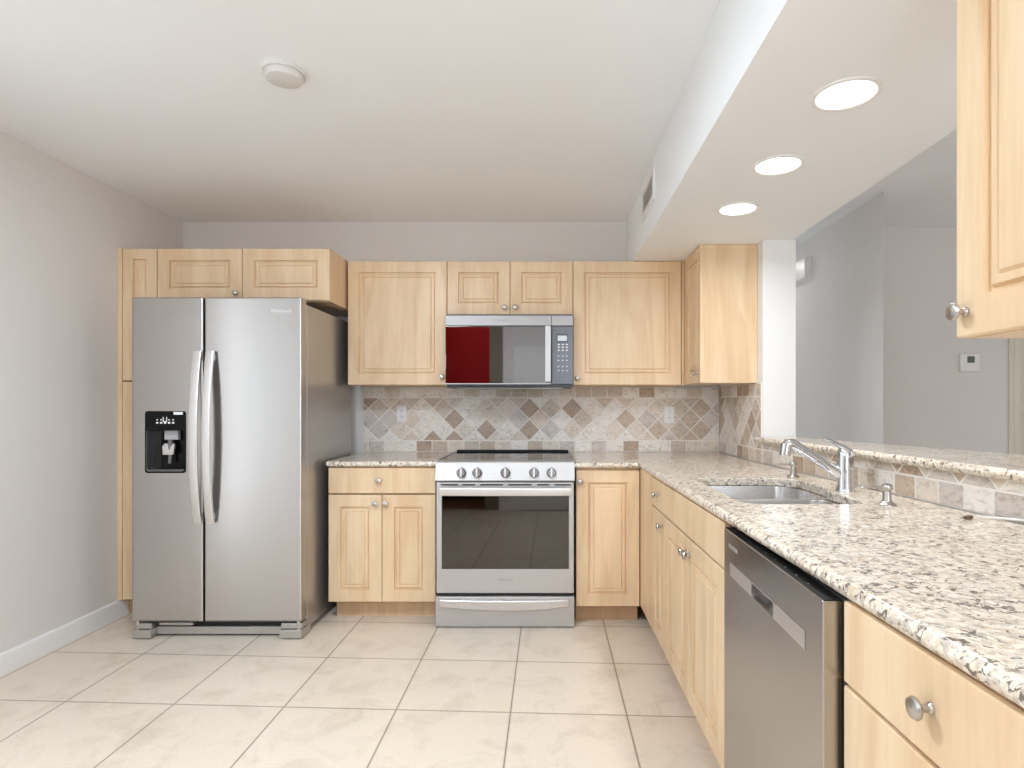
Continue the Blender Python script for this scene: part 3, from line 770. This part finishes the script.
# oven door
odx0, odx1, oz0, oz1 = gx0+0.006, gx1-0.004, gz(593.5), gz(482.6)
wx0, wx1, wz0, wz1 = gx(441.5), gx(569), gz(569.5), gz(495.5)
T = Matrix.Translation((0, gY+0.006, 0)) @ XZ
od = obj('oven_door', MB().slab(rrect(odx0, odx1, oz0, oz1, 0.004, 2), [rrect(wx0, wx1, wz0, wz1, 0.004, 2)], -0.036, 0, 0.003, T, rh=0.001), M['steel2'], rg, world=True, angle=50)
pn = MB().box(wx0+0.0005, wx1-0.0005, -0.003, 0.003, wz0+0.0005-0.5*(wz0+wz1), wz1-0.0005-0.5*(wz0+wz1))
pn.bm.transform(Matrix.Translation((0, gY+0.018, (wz0+wz1)/2)) @ Matrix.Rotation(-0.027, 4, 'X'))
obj('window', pn, M['oven'], od, world=True, smooth=False)
for p0, p1 in ((440.5, 458), (462, 475), (480, 503), (508, 531.5), (537, 549.5), (554.5, 571)):
    obj('vent_slot', MB().box(gx(p0), gx(p1), gY+0.0045, gY+0.02, gz(485.6), gz(484.2)), M['black'], od, world=True)
hn = MB(); n = 16; R = []
hx0, hx1, hz0, hz1 = gx(441), gx(570.5), gz(495.3), gz(486.6)
for i in range(n+1):
    s = i/n; x = hx0+(hx1-hx0)*s; bow = 0.038+0.008*(1-(2*s-1)**4)
    R.append([(x, gY-bow+0.014, hz0), (x, gY-bow+0.003, hz0+0.003), (x, gY-bow, hz0+0.010), (x, gY-bow, hz1-0.010), (x, gY-bow+0.003, hz1-0.003), (x, gY-bow+0.014, hz1)])
hn.rings(R)
for x in (hx0+0.004, hx1-0.03): hn.box(x, x+0.026, gY-0.028, gY+0.007, hz0+0.008, hz1-0.008, 0.003)
obj('handle', hn, M['handle'], od, world=True)
text('Whirlpool', 0.020, M['greyprint'], od, face_front(gx(505), gY+0.0055, gz(580)))
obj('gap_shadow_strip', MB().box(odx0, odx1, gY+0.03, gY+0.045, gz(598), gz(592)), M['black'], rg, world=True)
# storage drawer with its curved band handle
dz0_, dz1_ = 0.006, gz(597)
dr = obj('drawer', MB().slab(rrect(gx0+0.001, gx1-0.001, dz0_, dz1_, 0.004, 2), [], -0.036, 0, 0.003, Matrix.Translation((0, gY+0.006, 0)) @ XZ), M['steel2'], rg, world=True)
R = []; n = 24
for i in range(n+1):
    s = i/n; x = gx(440.5)+(gx(568)-gx(440.5))*s
    arc = 1-(2*s-1)**2
    zt, zb = gz(599.2)-0.004*arc, gz(606.2)-0.020*arc
    y = gY-0.016-0.008*arc
    R.append([(x, gY+0.0045, zb), (x, y+0.003, zb), (x, y, zb+0.004), (x, y, zt-0.004), (x, y+0.003, zt), (x, gY+0.0045, zt)])
obj('handle', MB().rings(R), M['handle'], dr, world=True)
for x in (gx0+0.05, gx1-0.05):
    obj('foot', MB().lathe([(0.018, 0), (0.018, 0.008), (0.01, 0.010), (0.01, 0.03)], 14, Matrix.Translation((x, gY+0.06, 0))), M['black'], rg, world=True)

# ------------------------------------------------------------------ microwave
mY = 3.62
mx = lambda p: px_(p, mY)
mz = lambda y: CAMZ-(y-405)*mY/F
m0, m1 = -0.637, 0.148
mw = thing('microwave', 'over-the-range microwave with mirrored door and steel vertical handle', 'microwave', ((m0+m1)/2, mY+0.2, 1.34))
obj('body', MB().box(m0+0.001, m1-0.001, mY+0.03, BACK-0.02, mz(387.5), 1.797, 0.003), M['darkgrey'], mw, world=True)
split = mx(551.4)
vt = MB().box(m0, split-0.001, mY, mY+0.03, mz(325.6), mz(315.5), 0.003); vt.box(split+0.001, m1, mY, mY+0.03, mz(325.6), mz(315.5), 0.003)
vg = obj('top_grille', vt, M['greysteel'], mw, world=True)
text('Whirlpool', 0.020, M['greyprint'], vg, face_front(mx(504), mY-0.0006, mz(320.5)))
md = obj('door', MB().box(m0, split-0.001, mY, mY+0.03, mz(384.2), mz(326.2), 0.003), M['mirror'], mw, world=True)
obj('door_frame', MB().box(m0, split-0.001, mY-0.002, mY+0.001, mz(384.2), mz(383.4)), M['steel2'], md, world=True)
hd = MB().box(mx(545.2), mx(551), mY-0.045, mY-0.028, mz(382), mz(326.5), 0.004)
hd.box(mx(545.8), mx(550.4), mY-0.030, mY+0.001, mz(331), mz(328), 0.002); hd.box(mx(545.8), mx(550.4), mY-0.030, mY+0.001, mz(380), mz(377), 0.002)
obj('handle', hd, M['steel2'], md, world=True)
kp = obj('control_panel', MB().box(split+0.001, m1, mY, mY+0.03, mz(384.2), mz(326.2), 0.003), M['panel'], mw, world=True)
obj('display', MB().box(mx(557.6), mx(567), mY-0.0012, mY+0.001, mz(341), mz(335.5), 0.0004), M['lcd'], kp, world=True)
obj('display_surround', MB().box(mx(556.6), mx(568), mY-0.0006, mY+0.001, mz(342.2), mz(334), 0.0002), M['black'], kp, world=True)
for yy in (344.5, 347.3, 350.3): 
    for p in (557.8, 561.8, 565.8): obj('key', MB().box(mx(p), mx(p+2.0), mY-0.0008, mY+0.001, mz(yy+0.6), mz(yy-0.6)), M['print'], kp, world=True)
for yy in (356, 360.3, 366.5, 370.5):
    for p in (557.6, 561.8, 566.0): obj('key', MB().box(mx(p), mx(p+1.6), mY-0.0008, mY+0.001, mz(yy+0.5), mz(yy-0.4)), M['print'], kp, world=True)
un = MB().box(m0+0.012, m1-0.01, mY+0.004, mY+0.03, mz(387.6), mz(384.4), 0.002)
obj('bottom_lip', un, M['black'], mw, world=True)
obj('vent_filter', MB().box(m0+0.06, m1-0.06, mY+0.06, BACK-0.08, mz(388.3), mz(387.4)), M['nickel'], mw, world=True)

# ------------------------------------------------------------------ dishwasher
DWA = -PI/2-0.018
dw = thing('dishwasher', 'stainless dishwasher under the granite worktop with a pocket handle', 'dishwasher', (0.520, 1.752, 0), DWA)
DL = 0.657; ztop = 0.872
# local: x towards the camera, y into the cabinet, front at y = 0
pk = [0.255-0.155+0.155, 0.0]
u0, u1 = 0.250, 0.408
T0 = Matrix.Translation((0, 0, 0)) @ XZ
dd = obj('door', MB().slab(rrect(0, DL, 0.10, ztop, 0.004, 2), [rrect(u0, u1, 0.747, 0.784, 0.003, 2)], -0.038, 0, 0.003, T0, rh=0.0005), M['dwsteel'], dw, angle=50)
hp = MB().slab([(0.065, 0.748), (0.578, 0.748), (0.578, 0.786), (0.065, 0.786)], [[(u0+0.001, 0.7475+0.002), (u1-0.001, 0.7475+0.002), (u1-0.001, 0.784), (u0+0.001, 0.784)]], 0.0002, 0.002, 0.0006, T0, rh=0.0003)
hpo = obj('handle_plate', hp, M['handle'], dd)
pc = MB().box(u0, u1, 0.026, 0.0295, 0.747, 0.784); pc.box(u0, u0+0.002, 0.001, 0.026, 0.747, 0.784); pc.box(u1-0.002, u1, 0.001, 0.026, 0.747, 0.784)
pc.rings([[(u0, 0.001, 0.7475), (u0, 0.027, 0.7475), (u0, 0.027, 0.757)], [(u1, 0.001, 0.7475), (u1, 0.027, 0.7475), (u1, 0.027, 0.757)]])
pc.box(u0, u1, 0.001, 0.026, 0.783, 0.7845)
obj('pocket', pc, M['steel'], dd, smooth=False)
bd = obj('badge', MB().box(0.052, 0.128, -0.0012, 0.001, 0.8255, 0.8365, 0.0004), M['handle'], dd)
text('Whirlpool', 0.013, M['greyprint'], bd, Matrix.Translation((0.09, -0.0014, 0.831)) @ Matrix.Rotation(PI/2, 4, 'X'), world=False)
obj('control_strip', MB().box(0.001, DL-0.001, 0.0025, 0.037, ztop-0.001, ztop+0.0012), M['matteblack'], dd)
for i in range(9): obj('key', MB().box(0.06+i*0.062, 0.064+i*0.062, 0.014, 0.017, ztop+0.0010, ztop+0.0016), M['greyprint'], dd)
obj('tub', MB().box(0.006, DL-0.006, 0.040, 0.57, 0.10, 0.868, 0.003), M['darkgrey'], dw)
obj('kick_plate', MB().box(0.004, DL-0.004, 0.06, 0.075, 0.0, 0.098), M['black'], dw)

# ------------------------------------------------------------------ small fixtures
def outlet(px, py, label):
    x, z = px_(px, BACK-0.009), CAMZ-(py-405)*(BACK-0.009)/F
    y = BACK-0.0092
    t = thing('wall_outlet', label, 'outlet', (x, y, z), 0, 'outlets on the tiled backsplash')
    obj('cover_plate', MB().slab(rrect(-0.035, 0.035, -0.0575, 0.0575, 0.006, 3), [], 0, 0.006, 0.003, XZ), M['lightplastic'], t)
    for s in (-1, 1):
        rc = obj('socket', MB().slab(rrect(-0.0165, 0.0165, -0.014+s*0.0195, 0.014+s*0.0195, 0.006, 3), [], 0.0055, 0.0075, 0.001, XZ), M['lightplastic'], t)
        sl = MB()
        for dx in (-0.0065, 0.0065): sl.box(dx-0.0012, dx+0.0012, -0.0078, -0.0070, s*0.0195-0.002, s*0.0195+0.007)
        sl.box(-0.002, 0.002, -0.0078, -0.0070, s*0.0195-0.010, s*0.0195-0.006)
        obj('slots', sl, M['darkgrey'], rc, smooth=False)
    obj('screw', MB().lathe([(0.003, 0.0055), (0.0028, 0.0068), (0, 0.007)], 10, OUT), M['nickel'], t)
outlet(401.8, 413.6, 'white wall outlet on the diamond tiles left of the range')
outlet(669.3, 415.0, 'white wall outlet on the diamond tiles near the inside corner')

for (lx, ly, lab) in ((0.864, 1.717, 'lit recessed ceiling light in the soffit, nearest and largest of three'),
                      (0.863, 2.225, 'lit recessed ceiling light in the soffit, middle of three'),
                      (0.870, 2.72, 'lit recessed ceiling light in the soffit, farthest, above the tiled corner')):
    t = thing('recessed_light', lab, 'ceiling light', (lx, ly, SOF_Z), 0, 'recessed lights in the soffit')
    obj('trim_ring', MB().lathe([(0.079, -0.002), (0.083, -0.006), (0.093, -0.004), (0.094, 0.0), (0.079, 0.0), (0.079, -0.002)], 40), M['white'], t)
    obj('lens', MB().lathe([(0, -0.0035), (0.06, -0.0035), (0.0785, -0.0025), (0.0785, -0.0005), (0, -0.0005)], 40), M['lens'], t)
    area('recessed_light_beam', (lx, ly, SOF_Z-0.012), (0, 0, 0), 0.14, 0.14, DOWN_W, (0.93, 0.975, 1.03), math.radians(165), 'DISK')

sm = thing('smoke_detector', 'round white smoke detector on the ceiling', 'smoke detector', (px_(284, 2.22), 2.22, H))
obj('base', MB().lathe([(0.076, -0.012), (0.078, -0.008), (0.078, 0)], 36), M['smoke'], sm)
obj('cover', MB().lathe([(0, -0.040), (0.04, -0.039), (0.062, -0.033), (0.068, -0.024), (0.068, -0.012)], 36), M['smoke'], sm)

va = thing('air_vent', 'white air vent grille on the side of the soffit', 'vent', (SOF_L, 3.14, 2.35), -PI/2)
obj('frame', MB().slab(rrect(-0.19, 0.19, -0.085, 0.085, 0.004, 2), [rrect(-0.155, 0.155, -0.052, 0.052, 0.003, 2)], 0, 0.012, 0.003, XZ), M['white'], va)
obj('backing', MB().box(-0.155, 0.155, -0.002, -0.0005, -0.053, 0.053), M['darkgrey'], va)
for i in range(5):
    z = -0.044+i*0.021
    obj('louver', MB().rings([[(x, -0.002, z+0.004), (x, -0.011, z+0.001), (x, -0.011, z-0.001), (x, -0.002, z+0.002)] for x in (-0.155, 0.155)]), M['white'], va, smooth=False)

th = thing('thermostat', 'small white thermostat with a dark display on the dining wall', 'thermostat', (px_(968.2, WBY), WBY, CAMZ+(405-363)*WBY/F))
obj('case', MB().slab(rrect(-0.068, 0.068, -0.063, 0.063, 0.008, 3), [], 0, 0.022, 0.006, XZ), M['lightplastic'], th)
obj('display', MB().box(-0.022, 0.030, -0.0232, -0.021, 0.0, 0.046, 0.0005), M['lcddark'], th)
obj('button', MB().box(-0.02, 0.02, -0.0235, -0.021, -0.04, -0.03, 0.001), M['lightplastic'], th)
ch = thing('door_chime', 'white door chime box high on the dining room wall, half behind the white column', 'door chime', (WBX, 4.56, 2.265))
obj('cover', MB().box(-0.05, 0, -0.15, 0.15, -0.075, 0.075, 0.006), M['lightplastic'], ch)
obj('backplate', MB().box(-0.008, 0.0, -0.158, 0.158, -0.083, 0.083, 0.002), M['white'], ch)
